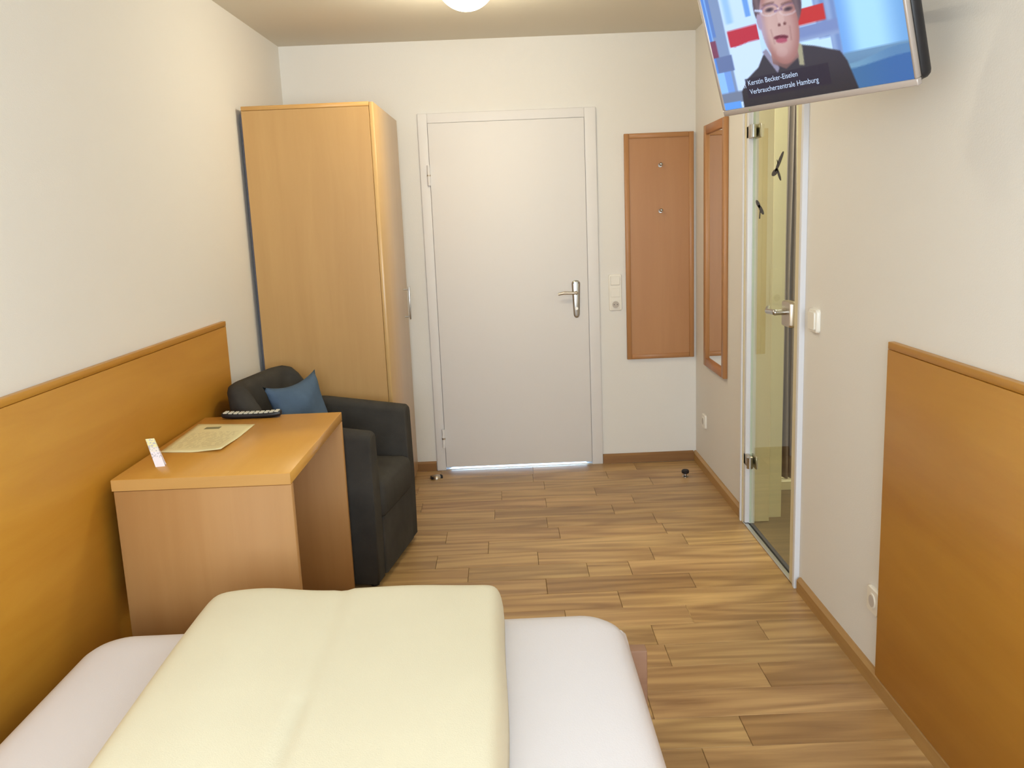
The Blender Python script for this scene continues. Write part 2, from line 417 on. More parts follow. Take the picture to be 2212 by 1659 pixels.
bm = bmesh.new(); bxb(bm, -.016, -.004, fy1+.002, fy1+.014, 1.71, 1.757, .002); fin('hinge_cover', bm, MWPRO, d2)
# lever lock on the glass
hy = 3.345-3.64
lk = slab('lock_plate', hy-.045, hy+.055, 1.005, 1.105, .012, [(0, -.006), (0, .012), (.004, .018)], MNICK, d2, plane='YZ')
bm = bmesh.new(); zz = 1.062
cylb(bm, (-.015, hy+.01, zz), (-.058, hy+.01, zz), .011); cylb(bm, (-.056, hy+.01, zz), (-.058, hy+.105, zz-.004), .0105)
bmesh.ops.create_uvsphere(bm, u_segments=14, v_segments=8, radius=.0115, matrix=Matrix.Translation((-.057, hy+.01, zz)))
bmesh.ops.create_uvsphere(bm, u_segments=14, v_segments=8, radius=.0105, matrix=Matrix.Translation((-.058, hy+.105, zz-.004)))
cylb(bm, (-.058, hy+.105, zz-.004), (-.045, hy+.135, zz+.006), .0105, .009)
autosmooth(fin('lever', bm, MCHR, lk))
# small bird-shaped decals on the glass
def decal(pts, y, z, name='bird_decal'):
    bm = bmesh.new()
    for poly in pts:
        a = [bm.verts.new((.0042, y+py, z+pz)) for py, pz in poly]; b = [bm.verts.new((.0058, y+py, z+pz)) for py, pz in poly]
        n = len(poly); bm.faces.new(a); bm.faces.new(b[::-1])
        for i in range(n): bm.faces.new((a[i], b[i], b[(i+1) % n], a[(i+1) % n]))
    return fin(name, bm, MBLACK, pane)
def ell(cy2, cz2, ry, rz, rot, n=14):
    c_, s_ = math.cos(rot), math.sin(rot)
    return [(cy2+ry*math.cos(a)*c_-rz*math.sin(a)*s_, cz2+ry*math.cos(a)*s_+rz*math.sin(a)*c_) for a in [2*math.pi*i/n for i in range(n)]]
# +y in the plane is to the left in the photograph
decal([ell(.034, -.018, .042, .0125, math.radians(-10)), ell(-.020, .020, .062, .012, math.radians(-35)), ell(-.018, -.030, .034, .009, math.radians(42)), [(.002, .012), (.012, .030), (-.012, .016)]], -.09, 1.617)
decal([ell(.022, .016, .036, .012, math.radians(22)), ell(-.022, -.008, .044, .012, math.radians(24)), [(-.004, -.012), (.004, -.046), (-.008, -.046), (-.014, -.012)]], .15, 1.462)
# threshold rail of the glass door
bm = bmesh.new(); bxb(bm, -.016, .004, fy0+.02, fy1-.02, 0, .006, .002); fin('threshold', bm, MGAL, d2)
bm = bmesh.new(); bxb(bm, .0045, .011, fy0+.05, fy1-.02, 0, .007); fin('threshold_seal', bm, MRUB, d2)

# shower room behind the glass
bx0 = RX(4)+WT
struct(box('floor_shower_room', bx0-.08, 2.7, 2.6, 5.05, -.06, -.001, MTILE))
struct(box('wall_shower_room_back', bx0, 2.7, 5.05, 5.15, -.06, H, MWB))
struct(box('wall_shower_room_right', 2.6, 2.7, 2.6, 5.05, -.001, H, MWB))
struct(box('wall_shower_room_front', bx0, 2.6, 2.5, 2.6, -.06, H, MWB))
struct(box('wall_shower_room_stub', bx0, 1.287, 3.99, 5.05, -.001, H, MWB))
tr = thing('shower_tray', 'low white shower tray seen through the glass door', 'shower tray', (1.70, 4.70, 0))
slab('tray_rim', -.41, .5, -.31, .34, .04, [(0, 0), (0, .045), (.006, .05), (.045, .05), (.05, .03)], MTRAY, tr)
ct = thing('shower_curtain', 'bunched grey shower curtain hanging behind the glass door', 'curtain', (1.425, 4.435, 0))
bm = bmesh.new(); nseg = 40; rowsz = [.054+i*(2.12-.054)/24 for i in range(25)]; R_ = []
for z in rowsz:
    t = (z-.054)/2.066; w = .056*(1-.45*t); L = []
    for i in range(nseg+1):
        s = i/nseg*2-1; L.append(bm.verts.new((s*w+.004*math.sin(z*3+s*4)+.012*t, .022*math.sin(s*11+.5*math.sin(z*2))*(1-.2*t), z)))
    R_.append(L)
for a, b in zip(R_, R_[1:]):
    for i in range(nseg): bm.faces.new((a[i], a[i+1], b[i+1], b[i]))
co = fin('curtain_cloth', bm, MCURT, ct, True)
sm = co.modifiers.new('thick', 'SOLIDIFY'); sm.thickness = .003
box('curtain_rail', -.18, 1.1, -.008, .008, 2.12, 2.136, MGAL, ct)

# ------------------------------------------------------------------ headboard panels on both walls
def wall_panel(label, y0, y1, X, sgn, z1, name):
    t = thing(name, label, 'wall panel', (X((y0+y1)/2), (y0+y1)/2, 0), math.atan(.0245) if sgn > 0 else math.atan(.0051), None)
    # rotate so that local y follows the wall
    t.rotation_euler = (0, 0, -(math.atan2(X(y1)-X(y0), y1-y0)))
    hy_ = (y1-y0)/2; a, b = (.001, .020) if sgn > 0 else (-.020, -.001)
    box('panel', a, b, -hy_, hy_, .057, z1-.022, MHEAD, t, .0008)
    box('edge_strip', a, b+.001 if sgn > 0 else b, -hy_, hy_, z1-.0205, z1, MHEAD, t, .0015)
    return t
wall_panel('tall honey beech wall panel on the left wall beside bed and desk', -.75, 3.71, LX, 1, 1.081, 'headboard_panel')
wall_panel('tall honey beech wall panel on the right wall below the television', -.75, 2.425, RX, -1, 1.077, 'headboard_panel')

# ------------------------------------------------------------------ wardrobe
wd = thing('wardrobe', 'tall narrow beech wardrobe in the corner left of the white door', 'wardrobe', (-.56, 4.165, 0), -.018)
W_, D_, HH = .607, .80, 2.012
bm = bmesh.new(); T = .019
bxb(bm, -W_, -.021, 0, T, .0, HH-.0205, .0008)
o = fin('side_panel', bm, MBZ, wd)
box('side_panel', -W_, -.021, D_-T, D_, 0, HH-.0205, MBZ, wd, .0008)
box('top_panel', -W_, -.0205, 0, D_, HH-.019, HH, MBX, wd, .0008)
box('plinth', -W_+.03, -.03, T+.001, D_-T-.001, 0, .06, MBZ, wd)
box('back_panel', -W_-.016, -W_+.002, .03, D_-.01, .05, HH-.03, MBACKP, wd)  # back board; its dark grey paints in the shadow gap to the wall
for z in (.06, 1.0, 1.75): box('shelf', -W_+.01, -.05, T+.001, D_-T-.001, z, z+.018, MBX, wd)
MWDOOR = wood('beech_wardrobe_door', (212, 176, 120), (194, 154, 98), 2, rough=.32, scale=1.4, stretch=12, amount=.8, coat=.3)  # paler than the side panels, grazing reflection put into the colour
dr = box('door', -.0195, 0, .001, D_-.001, .035, HH-.002, MWDOOR, wd, .001)
hb = bmesh.new()
HZ0, HZ1, HYY = .935, 1.115, .655
cylb(hb, (.0, HYY, HZ0+.015), (.030, HYY, HZ0+.015), .004, n=12); cylb(hb, (.0, HYY, HZ1-.015), (.030, HYY, HZ1-.015), .004, n=12)
bxb(hb, .026, .034, HYY-.009, HYY+.009, HZ0, HZ1, .002, 2)
autosmooth(fin('handle', hb, MCHR, dr), 50)

# ------------------------------------------------------------------ coat rack panel on the back wall
hp = thing('coat_rack_panel', 'long reddish wooden coat rack panel with chrome hooks on back wall', 'coat rack', (.901, YB, 1.26))
hx, hz = .195, .636
box('board', -hx+.002, hx-.002, -.012, 0, -hz+.002, hz-.002, MRED, hp)
MREDX = wood('reddish_beech_crosswise', (190, 140, 92), (168, 116, 72), 0, rough=.42, scale=1.6, stretch=12, amount=.8)
for a in (-1, 1):
    x0, x1 = sorted((a*hx, a*(hx-.027))); box('frame_stile', x0, x1, -.019, -.0005, -hz, hz, MRED, hp, .002)
    z0, z1 = sorted((a*hz, a*(hz-.027))); box('frame_rail', -hx+.0275, hx-.0275, -.0185, -.0005, z0, z1, MREDX, hp, .002)
for z in (1.719-1.26, 1.467-1.26):
    bm = bmesh.new(); cylb(bm, (.006, -.012, z), (.006, -.040, z+.003), .0045, n=12)
    bmesh.ops.create_uvsphere(bm, u_segments=14, v_segments=8, radius=.010, matrix=Matrix.Translation((.006, -.043, z+.004)))
    cylb(bm, (.006, -.012, z), (.006, -.015, z), .011, n=16)
    autosmooth(fin('coat_hook', bm, MCHR, hp))

# ------------------------------------------------------------------ mirror on the right wall
my0, my1, mz0, mz1 = 4.300, 4.745, .624, 1.895
mr = thing('wall_mirror', 'tall mirror in a reddish beech frame beside the glass door', 'mirror', (RX(4.52), 4.522, 1.26), -.0051)
a, b = (my1-my0)/2, (mz1-mz0)/2
MREDY = wood('reddish_beech_frame_rail', (188, 130, 84), (166, 108, 64), 1, rough=.42, scale=1.6, stretch=12, amount=.8)
box('mirror_glass', -.010, -.001, -a+.03, a-.03, -b+.03, b-.03, MMIRR, mr)
for s in (-1, 1):
    y0, y1 = sorted((s*a, s*(a-.045))); box('frame_stile', -.022, -.0005, y0, y1, -b, b, MRED, mr, .002)
    z0, z1 = sorted((s*b, s*(b-.045))); box('frame_rail', -.0215, -.0005, -a+.0455, a-.0455, z0, z1, MREDY, mr, .002)

# ------------------------------------------------------------------ switches and sockets
def plate(parent, x0, x1, z0, z1, th, plane, name='plate', r=.008, mat=None):
    return slab(name, x0, x1, z0, z1, r, [(0, 0), (0, th*.7), (th*.25, th)], mat or MWHITE, parent, plane=plane)
sw = thing('light_switch', 'white three-part switch and socket plate between door and coat rack', 'switch', (.6435, YB, 1.017))
plate(sw, -.037, .037, -.104, .104, .009, 'XZ')
def on_plate(x0, x1, z0, z1, y0, th, nm, mat=MWHITE, r=.004):
    o = plate(sw, x0, x1, z0, z1, th, 'XZ', nm, r, mat); o.location.y = -y0; return o
rk = on_plate(-.027, .027, .043, .095, .0085, .006, 'rocker')
on_plate(-.027, .027, -.026, .026, .0085, .003, 'blank_cover')
sk = on_plate(-.027, .027, -.095, -.043, .0085, .003, 'socket_insert')
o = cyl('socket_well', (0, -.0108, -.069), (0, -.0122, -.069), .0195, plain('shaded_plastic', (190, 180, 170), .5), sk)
for s in (-1, 1): cyl('pin_hole', (s*.0095, -.0125, -.069), (s*.0095, -.0121, -.069), .0025, MBLACK, o, n=10)

s2 = thing('light_switch', 'white rounded light switch on the right wall beside glass door', 'switch', (RX(3.06), 3.06, 1.063))
plate(s2, -.042, .042, -.042, .042, .014, 'YZ', r=.014)
o = plate(s2, -.032, .032, -.032, .032, .006, 'YZ', 'rocker', .008); o.location.x = -.0135
def socket_yz(label, y, z):
    t = thing('wall_socket', label, 'socket', (RX(y), y, z))
    plate(t, -.040, .040, -.040, .040, .011, 'YZ', r=.012)
    bm = bmesh.new(); cylb(bm, (-.0108, 0, 0), (-.0135, 0, 0), .024, n=24); r_ = fin('socket_ring', bm, MWHITE, t)
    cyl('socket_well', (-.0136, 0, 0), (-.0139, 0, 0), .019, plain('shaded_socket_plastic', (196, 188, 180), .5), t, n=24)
socket_yz('white socket low on the right wall at the edge of wooden panel', 2.485, .268)
socket_yz('white socket low on the right wall below the tall mirror', 4.80, .29)

# ------------------------------------------------------------------ desk
dk = thing('desk', 'small beech desk with two solid side panels against the left wall', 'desk', (-.915, 2.905, 0), -.006)
hx, hy2, TH = .265, .412, .036
box('desk_top', -hx, hx, -hy2, hy2, .75-TH, .75, MBY, dk, .0015)
bm = bmesh.new(); bxb(bm, -hx-.0, hx, -hy2-.0012, -hy2-.0002, .75-TH+.001, .7485)
fin('top_edge_band', bm, MBX, dk)
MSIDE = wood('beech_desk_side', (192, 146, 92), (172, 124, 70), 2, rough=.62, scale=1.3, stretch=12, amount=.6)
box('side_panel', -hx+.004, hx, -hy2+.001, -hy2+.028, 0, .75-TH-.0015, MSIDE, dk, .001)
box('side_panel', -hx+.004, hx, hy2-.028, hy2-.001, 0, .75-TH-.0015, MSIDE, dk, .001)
box('back_panel', -hx+.03, -hx+.048, -hy2+.029, hy2-.029, .35, .75-TH-.0015, MBY, dk)

# things on the desk
rc = thing('remote_control', 'black television remote with light buttons lying on the desk', 'remote control', (-.985, 3.285, .75), math.radians(-1))
bm = bmesh.new(); L = .112; prof = []
secs = 18; rings_ = []
for i in range(secs+1):
    s = -1+2*i/secs; x = s*L; wz = .023*(1-abs(s)**7*.35); lift = .0055*abs(s)**3
    ring = []
    for (yy, z) in ((-.75, 0), (.75, 0), (1, .006), (1, .013), (.85, .0175), (-.85, .0175), (-1, .013), (-1, .006)):
        ring.append(bm.verts.new((x, yy*wz, z+lift)))
    rings_.append(ring)
for a, b in zip(rings_, rings_[1:]):
    for i in range(8): bm.faces.new((a[i], a[(i+1) % 8], b[(i+1) % 8], b[i]))
bm.faces.new(rings_[0]); bm.faces.new(rings_[-1][::-1])
autosmooth(fin('remote_body', bm, MBLACK, rc), 50)
MBTN = plain('pale_buttons', (206, 204, 190), .5)
btn = None
for i in range(11):
    for j in range(3):
        x = -.098+i*.0196; s = x/L; y = (j-1)*.0125
        if btn is None:
            bm = bmesh.new(); bxb(bm, -.0072, .0072, -.0048, .0048, 0, .0045, .001); btn = fin('button', bm, MBTN, rc); bo = btn
        else: bo = btn.copy(); COL.objects.link(bo)
        bo.location = (x, y, .0172+.0055*abs(s)**3)

# info sheet
MPAP, nt, b = newmat('printed_paper')
tc = node(nt, 'ShaderNodeTexCoord'); sepx = node(nt, 'ShaderNodeSeparateXYZ'); nt.links.new(tc.outputs['Object'], sepx.inputs[0])
w1 = node(nt, 'ShaderNodeMath', operation='MULTIPLY'); w1.inputs[1].default_value = 2*math.pi/.0125; nt.links.new(sepx.outputs['Y'], w1.inputs[0])
w2 = node(nt, 'ShaderNodeMath', operation='SINE'); nt.links.new(w1.outputs[0], w2.inputs[0])
w3 = node(nt, 'ShaderNodeMath', operation='GREATER_THAN'); w3.inputs[1].default_value = .35; nt.links.new(w2.outputs[0], w3.inputs[0])
nz = node(nt, 'ShaderNodeTexNoise', Scale=90.0, Detail=1.0); mpz = node(nt, 'ShaderNodeMapping'); mpz.inputs['Scale'].default_value = (1, .3, 1)
nt.links.new(tc.outputs['Object'], mpz.inputs[0]); nt.links.new(mpz.outputs[0], nz.inputs[0])
w4 = node(nt, 'ShaderNodeMath', operation='GREATER_THAN'); w4.inputs[1].default_value = .47; nt.links.new(nz.outputs['Fac'], w4.inputs[0])
def absl(sock, c, lim):
    s1 = node(nt, 'ShaderNodeMath', operation='SUBTRACT'); s1.inputs[1].default_value = c; nt.links.new(sock, s1.inputs[0])
    s2_ = node(nt, 'ShaderNodeMath', operation='ABSOLUTE'); nt.links.new(s1.outputs[0], s2_.inputs[0])
    s3_ = node(nt, 'ShaderNodeMath', operation='LESS_THAN'); s3_.inputs[1].default_value = lim; nt.links.new(s2_.outputs[0], s3_.inputs[0]); return s3_.outputs[0]
def mul(a_, b_):
    m_ = node(nt, 'ShaderNodeMath', operation='MULTIPLY'); nt.links.new(a_, m_.inputs[0]); nt.links.new(b_, m_.inputs[1]); return m_.outputs[0]
body = mul(mul(w3.outputs[0], w4.outputs[0]), mul(absl(sepx.outputs['X'], -.005, .085), absl(sepx.outputs['Y'], -.03, .115)))
logo = mul(absl(sepx.outputs['X'], -.035, .028), absl(sepx.outputs['Y'], .145, .018))
mA = node(nt, 'ShaderNodeMix', data_type='RGBA'); mA.inputs[6].default_value = lin((236, 226, 178)); mA.inputs[7].default_value = lin((206, 194, 146))
nt.links.new(body, mA.inputs[0])
mB = node(nt, 'ShaderNodeMix', data_type='RGBA'); mB.inputs[7].default_value = lin((132, 132, 100)); nt.links.new(mA.outputs[2], mB.inputs[6]); nt.links.new(logo, mB.inputs[0])
nt.links.new(mB.outputs[2], b.inputs['Base Color']); b.inputs['Roughness'].default_value = .45
bm = bmesh.new(); N = 12; g = []
C4 = [Vector((-1.153, 2.796)), Vector((-.942, 2.765)), Vector((-.938, 3.155)), Vector((-1.163, 3.20))]
cc = sum(C4, Vector((0, 0)))/4
for i in range(N+1):
    row = []
    for j in range(N+1):
        u, v = j/N, i/N; p = C4[0]*(1-u)*(1-v)+C4[1]*u*(1-v)+C4[2]*u*v+C4[3]*(1-u)*v
        curl = .010*max(0, (u-.55)/.45)*max(0, 1-v/.5)+.0008
        row.append(bm.verts.new((p.x-cc.x, p.y-cc.y, .0004+curl)))
    g.append(row)
for i in range(N):
    for j in range(N): bm.faces.new((g[i][j], g[i][j+1], g[i+1][j+1], g[i+1][j]))
ps = fin('information_sheet', bm, MPAP, None, True, loc=(cc.x, cc.y, .75))
sm = ps.modifiers.new('t', 'SOLIDIFY'); sm.thickness = .0005; sm.offset = 1
tag(ps, 'cream printed information sheet lying flat on the desk', 'paper')

# small standing card
tcd = thing('table_card', 'small white folded card standing on the desk corner', 'card', (-1.088, 2.632, .75), math.radians(12))
MCARD, nt, b = newmat('card_print')
tc = node(nt, 'ShaderNodeTexCoord'); sp_ = node(nt, 'ShaderNodeSeparateXYZ'); nt.links.new(tc.outputs['Object'], sp_.inputs[0])
r1 = node(nt, 'ShaderNodeValToRGB'); r1.color_ramp.interpolation = 'CONSTANT'
els = r1.color_ramp.elements; els[0].position = 0; els[0].color = lin((238, 230, 236)); els[1].position = .045; els[1].color = lin((234, 226, 214))
e = els.new(.062); e.color = lin((232, 226, 168))
nt.links.new(sp_.outputs['Z'], r1.inputs[0])
nz = node(nt, 'ShaderNodeTexNoise', Scale=160.0); nt.links.new(tc.outputs['Object'], nz.inputs[0])
gt = node(nt, 'ShaderNodeMath', operation='GREATER_THAN'); gt.inputs[1].default_value = .56; nt.links.new(nz.outputs['Fac'], gt.inputs[0])
zz_ = node(nt, 'ShaderNodeMath', operation='GREATER_THAN'); zz_.inputs[1].default_value = .028; nt.links.new(sp_.outputs['Z'], zz_.inputs[0])
ml_ = node(nt, 'ShaderNodeMath', operation='MULTIPLY'); nt.links.new(gt.outputs[0], ml_.inputs[0]); nt.links.new(zz_.outputs[0], ml_.inputs[1])
mk = node(nt, 'ShaderNodeMix', data_type='RGBA'); mk.inputs[7].default_value = lin((186, 182, 190)); nt.links.new(r1.outputs[0], mk.inputs[6]); nt.links.new(ml_.outputs[0], mk.inputs[0])
nt.links.new(mk.outputs[2], b.inputs['Base Color']); b.inputs['Roughness'].default_value = .4
def leafcard(name, sgn, mat):
    bm = bmesh.new(); t = .0012
    pts = [(0, 0), (0, t)]
    p = [(-.012, -.011*sgn, 0), (.016, -.011*sgn, 0), (-.008, 0, .089), (-.034, 0, .089)]
    a_ = [bm.verts.new(q) for q in p]; b_ = [bm.verts.new((q[0], q[1]+t, q[2])) for q in p]
    bm.faces.new(a_); bm.faces.new(b_[::-1])
    for i in range(4): bm.faces.new((a_[i], b_[i], b_[(i+1) % 4], a_[(i+1) % 4]))
    return fin(name, bm, mat, tcd)
leafcard('front_leaf', 1, MCARD); leafcard('rear_leaf', -1, MCARD)

# ------------------------------------------------------------------ armchair
ang = math.atan2(-.17, .985)
ch = thing('armchair', 'charcoal upholstered tub armchair tucked behind the desk', 'armchair', (-.488, 3.628, 0), ang)
# local x = forward (front edge at x=0), y = sideways
AW, AD, AT = .297, .60, .085
path = []
def addp(x, y): path.append(Vector((x, y)))
rC = .11
cw = AW-AT/2
for i in range(9): addp(-.012-(AD-AT/2-rC-.012)*i/8, -cw)
for i in range(1, 9):
    a = math.pi/2*i/8; addp(-(AD-AT/2-rC)-rC*math.sin(a), -cw+rC-rC*math.cos(a))
for i in range(1, 5): addp(-(AD-AT/2), (-cw+rC)+(2*(cw-rC))*i/4)
for i in range(1, 9):
    a = math.pi/2*i/8; addp(-(AD-AT/2-rC)-rC*math.cos(a), cw-rC+rC*math.sin(a))
for i in range(1, 9): addp(-(AD-AT/2-rC)+(AD-AT/2-rC-.012)*i/8, cw)
bm = bmesh.new(); secs_ = []
for i, p in enumerate(path):
    t = (path[min(i+1, len(path)-1)]-path[max(i-1, 0)]).normalized(); nrm = Vector((t.y, -t.x))   # outward?
    if nrm.dot(p-Vector((-.3, 0))) < 0: nrm = -nrm
    back = max(0, min(1, (-p.x-.445)/.095)); back = back*back*(3-2*back)
    arm = max(0, min(1, -p.x/.4))
    h = .648+.045*arm+.148*back; lean = .05*back; h_ = AT/2
    sec = []
    prof = [(-h_, .022), (-h_, h*.5), (-h_, h-.03), (-h_+.008, h-.011), (-h_+.026, h), (h_-.030, h), (h_-.009, h-.012), (h_, h-.034), (h_, h*.5), (h_, .022)]
    for o_, z in prof:
        q = p+nrm*(o_+lean*(z/h)**2)
        sec.append(bm.verts.new((q.x, q.y, z)))
    secs_.append(sec)
np_ = len(secs_[0])
for a, b in zip(secs_, secs_[1:]):
    for i in range(np_): bm.faces.new((a[i], a[(i+1) % np_], b[(i+1) % np_], b[i]))
ends = [bm.faces.new(secs_[0]), bm.faces.new(secs_[-1][::-1])]
eds = [e for f in ends for e in f.edges]
bmesh.ops.bevel(bm, geom=eds, offset=.014, segments=3, profile=.5, affect='EDGES')
sh = fin('shell', bm, MCHAIR, ch); autosmooth(sh, 60)
slab('seat', -AD+AT+.01, .004, -AW+AT+.002, AW-AT-.002, .03, [(.01, .28), (0, .295), (0, .40), (.008, .418), (.03, .430), (.09, .436)], MCHAIR, ch)
slab('seat_base', -AD+AT+.01, -.006, -AW+AT+.002, AW-AT-.002, .012, [(0, .035), (0, .279)], MCHAIR, ch)
for x in (-.05, -AD+.09):
    for y in (-AW+.05, AW-.05): cyl('foot', (x, y, 0), (x, y, .0225), .018, MBLACK, ch)

# cushion leaning in the chair
def pillow_mesh(hw, hh, ht, pinch=.10, n=18, wr=.003, seed=1):
    bm = bmesh.new(); r_ = random.Random(seed); ph = [r_.uniform(0, 6) for _ in range(6)]
    top, bot = [], []
    for i in range(n+1):
        ra, rb = [], []
        for j in range(n+1):
            u, v = -1+2*j/n, -1+2*i/n
            x = u*hw*(1-pinch*(1-v*v)*abs(u)**3*1.0)-0; y = v*hh*(1-pinch*(1-u*u)*abs(v)**3)
            f = ((1-abs(u)**2.4)*(1-abs(v)**2.4))**.55 if abs(u) < 1 and abs(v) < 1 else 0
            z = ht*f + (wr*math.sin(5*u+ph[0]+3*v)+wr*math.sin(7*v+ph[1]-4*u))*f
            a_ = bm.verts.new((x, y, z)); ra.append(a_)
            rb.append(a_ if (i in (0, n) or j in (0, n)) else bm.verts.new((x, y, -z)))
        top.append(ra); bot.append(rb)
    for i in range(n):
        for j in range(n):
            bm.faces.new((top[i][j], top[i][j+1], top[i+1][j+1], top[i+1][j]))
            bm.faces.new((bot[i][j], bot[i+1][j], bot[i+1][j+1], bot[i][j+1]))
    return bm
bm = pillow_mesh(.175, .175, .055, pinch=.20, wr=.006)
cu_ = fin('cushion', bm, MCUSH, None, True)
A = Vector((-1.00, 3.545, .822)); B = Vector((-.862, 3.835, .835)); Cc = Vector((-.79, 3.77, .50))
ex = (B-A).normalized(); ez = (B-Cc); ez = (ez-ex*ez.dot(ex)).normalized(); ey = ez.cross(ex)
MM = Matrix.Identity(4)
for i in range(3): MM[i][0] = ex[i]; MM[i][1] = ez[i]; MM[i][2] = -ey[i]
ctr = (A+B)/2 - ez*.175
for i in range(3): MM[i][3] = ctr[i]
cu_.matrix_world = MM
tag(cu_, 'blue grey square cushion leaning in the dark armchair', 'cushion')

# ------------------------------------------------------------------ bed
bd = thing('bed', 'low bed with white fitted sheet and greyed wood frame in foreground', 'bed', (-.42, 1.13, 0))
bx = lambda x: x+.42
by = lambda y: y-1.13
BY1, BY0 = 2.105, .12
box('footboard', bx(-1.15), bx(.342), by(2.146), by(2.186), .05, .316, MFRAME, bd, .003, 2)
box('headrail', bx(-1.15), bx(.30), by(.05), by(.08), .05, .312, MFRAME, bd, .003, 2)
for x0, x1 in ((-1.15, -1.12), (.262, .288)): box('side_rail', bx(x0), bx(x1), by(.081), by(2.1545), .16, .262, MFRAME, bd, .003, 2)
for x in (-1.135, .285):
    for y in (.066, 2.17):
        box('leg', bx(x)-.014, bx(x)+.014, by(y)-.014, by(y)+.014, 0, .05, MFRAME, bd, .002)
box('slat_base', bx(-1.119), bx(.261), by(.09), by(2.15), .235, .262, MFRAME, bd)
def mwarp(p):
    z = p.z; dx = .004*math.sin(p.y*5)+.003*math.sin(p.y*11+1)
    side = 1 if p.x > bx(-.4) else -1
    zf = .45-.0; s = .0025*math.sin(p.x*7+p.y*3)+.002*math.sin(p.x*13-p.y*5)
    return Vector((p.x+dx*side*.6, p.y+.004*math.sin(p.x*6), z+(s if z > .43 else 0)))
bm = bmesh.new()
mprof = [(.03, .263), (.012, .27), (.002, .30), (0, .35), (.002, .39), (.010, .415), (.022, .433), (.040, .444), (.065, .449), (.11, .451), (.2, .452), (.4, .453)]
slab('mattress', bx(-1.11), bx(.285), by(BY0), by(2.142), .12, mprof, MSHEET, bd, n=10, warp=mwarp)
# gathered sheet corner
slab('sheet_tuck', bx(.235), bx(.279), by(2.0), by(2.085), .021, [(.018, .31), (.008, .33), (.002, .36), (0, .39), (.004, .408), (.014, .418)], MSHEET, bd)

# duvet folded lengthwise on the bed
def duvet():
    x0, x1, y0, y1 = -.775, -.028, -.02, 2.085
    nx, ny = 64, 120; bm = bmesh.new(); zb = .4572; top, bot = [], []
    def wob(x, y):
        return (.004*math.sin(5*x+3.1*y)+.003*math.sin(9*x-4*y+1)+.0035*math.sin(2.2*y+11*x)+.002*math.sin(17*x+6*y))
    for i in range(ny+1):
        v = -1+2*i/ny; ra, rb = [], []
        for j in range(nx+1):
            u = -1+2*j/nx
            # rounded-rectangle remap so the corners are soft
            uu = math.copysign(1-(1-abs(u))**1.5, u) if abs(u) > 0 else 0
            vv = math.copysign(1-(1-abs(v))**1.7, v)
            k = 1-.012*(abs(uu)**8)*(abs(vv)**16)
            X = (x0+x1)/2+uu*k*(x1-x0)/2; Y = (y0+y1)/2+vv*(1-.006*abs(uu)**10*abs(vv)**8)*(y1-y0)/2
            # wavy far hem
            Y += .010*math.sin(X*9+.6)*max(0, vv)**6
            X += .008*math.sin(Y*4.0)*min(0, uu)**4*-1+.003*math.sin(Y*9)*max(0, uu)**4
            eL = max(0., 1-abs(uu)**(20 if uu < 0 else 34)); eF = max(0., 1-abs(vv)**70)
            f = (eL**.5)*(eF**.5)
            z = (.116+.008*math.exp(-((X+.72)/.22)**2-((Y-2.05)/.5)**2))*f
            # soft long swell, fold line at x=-.42
            s = (X+.425-.02*(2.05-Y)*.6)
            z += f*(.006*math.exp(-((X+.62)/.08)**2)+.003*math.exp(-((X+.22)/.16)**2) - .007*math.exp(-(s/.010)**2) - .003*math.exp(-((X+.67)/.06)**2)*max(0, 1-max(0, vv)) + (.004 if s > 0 else 0))
            z += wob(X, Y)*f*.9
            a_ = bm.verts.new((X, Y, zb+max(z, .0))); ra.append(a_)
            edge = i in (0, ny) or j in (0, nx)
            rb.append(a_ if edge else bm.verts.new((X, Y, zb+.0005*0)))
        top.append(ra); bot.append(rb)
    for i in range(ny):
        for j in range(nx):
            bm.faces.new((top[i][j], top[i][j+1], top[i+1][j+1], top[i+1][j]))
            bm.faces.new((bot[i][j], bot[i+1][j], bot[i+1][j+1], bot[i][j+1]))
    return bm
dv = fin('duvet', duvet(), MDUV, None, True)
tag(dv, 'cream duvet folded lengthwise on top of the white bed', 'duvet')

# ------------------------------------------------------------------ television on the right wall
tv = thing('television', 'flat silver-edged television switched on, angled out from right wall', 'television')
ta, tb, TW = -1.011, .334, .605
w_ = Vector((math.cos(ta), math.sin(ta), 0)); n_ = Vector((math.sin(ta), -math.cos(ta), 0)); h_v = Vector((0, 0, 1))*math.cos(tb)+n_*math.sin(tb)
back = h_v.cross(w_)
Bp = Vector((.98, 2.1, 1.724)); BL = Bp-w_*TW
MT = Matrix.Identity(4)
for i in range(3): MT[i][0] = w_[i]; MT[i][1] = back[i]; MT[i][2] = h_v[i]; MT[i][3] = BL[i]
tv.matrix_world = MT
THH = .362
bz = dict(l=.010, r=.008, b=.017, t=.010)
bm = bmesh.new()
bxb(bm, 0, TW, -.002, .016, 0, bz['b'], .003, 2); bxb(bm, 0, TW, -.002, .016, THH-bz['t'], THH, .003, 2)
bxb(bm, 0, bz['l'], -.002, .016, bz['b'], THH-bz['t'], .002); bxb(bm, TW-bz['r'], TW, -.002, .016, bz['b'], THH-bz['t'], .002)
autosmooth(fin('bezel', bm, MSILV, tv), 50)
box('back_cover', .006, TW-.006, .0165, .030, .006, THH-.006, MBLACK, tv, .004, 2)
box('rear_housing', .04, TW-.003, .0305, .074, .004, .30, MBLACK, tv, .018, 3)
o = cyl('power_led', (.10, -.0035, .008), (.10, -.002, .008), .0014, plain('green_led', (120, 200, 60), .4), tv, n=8)
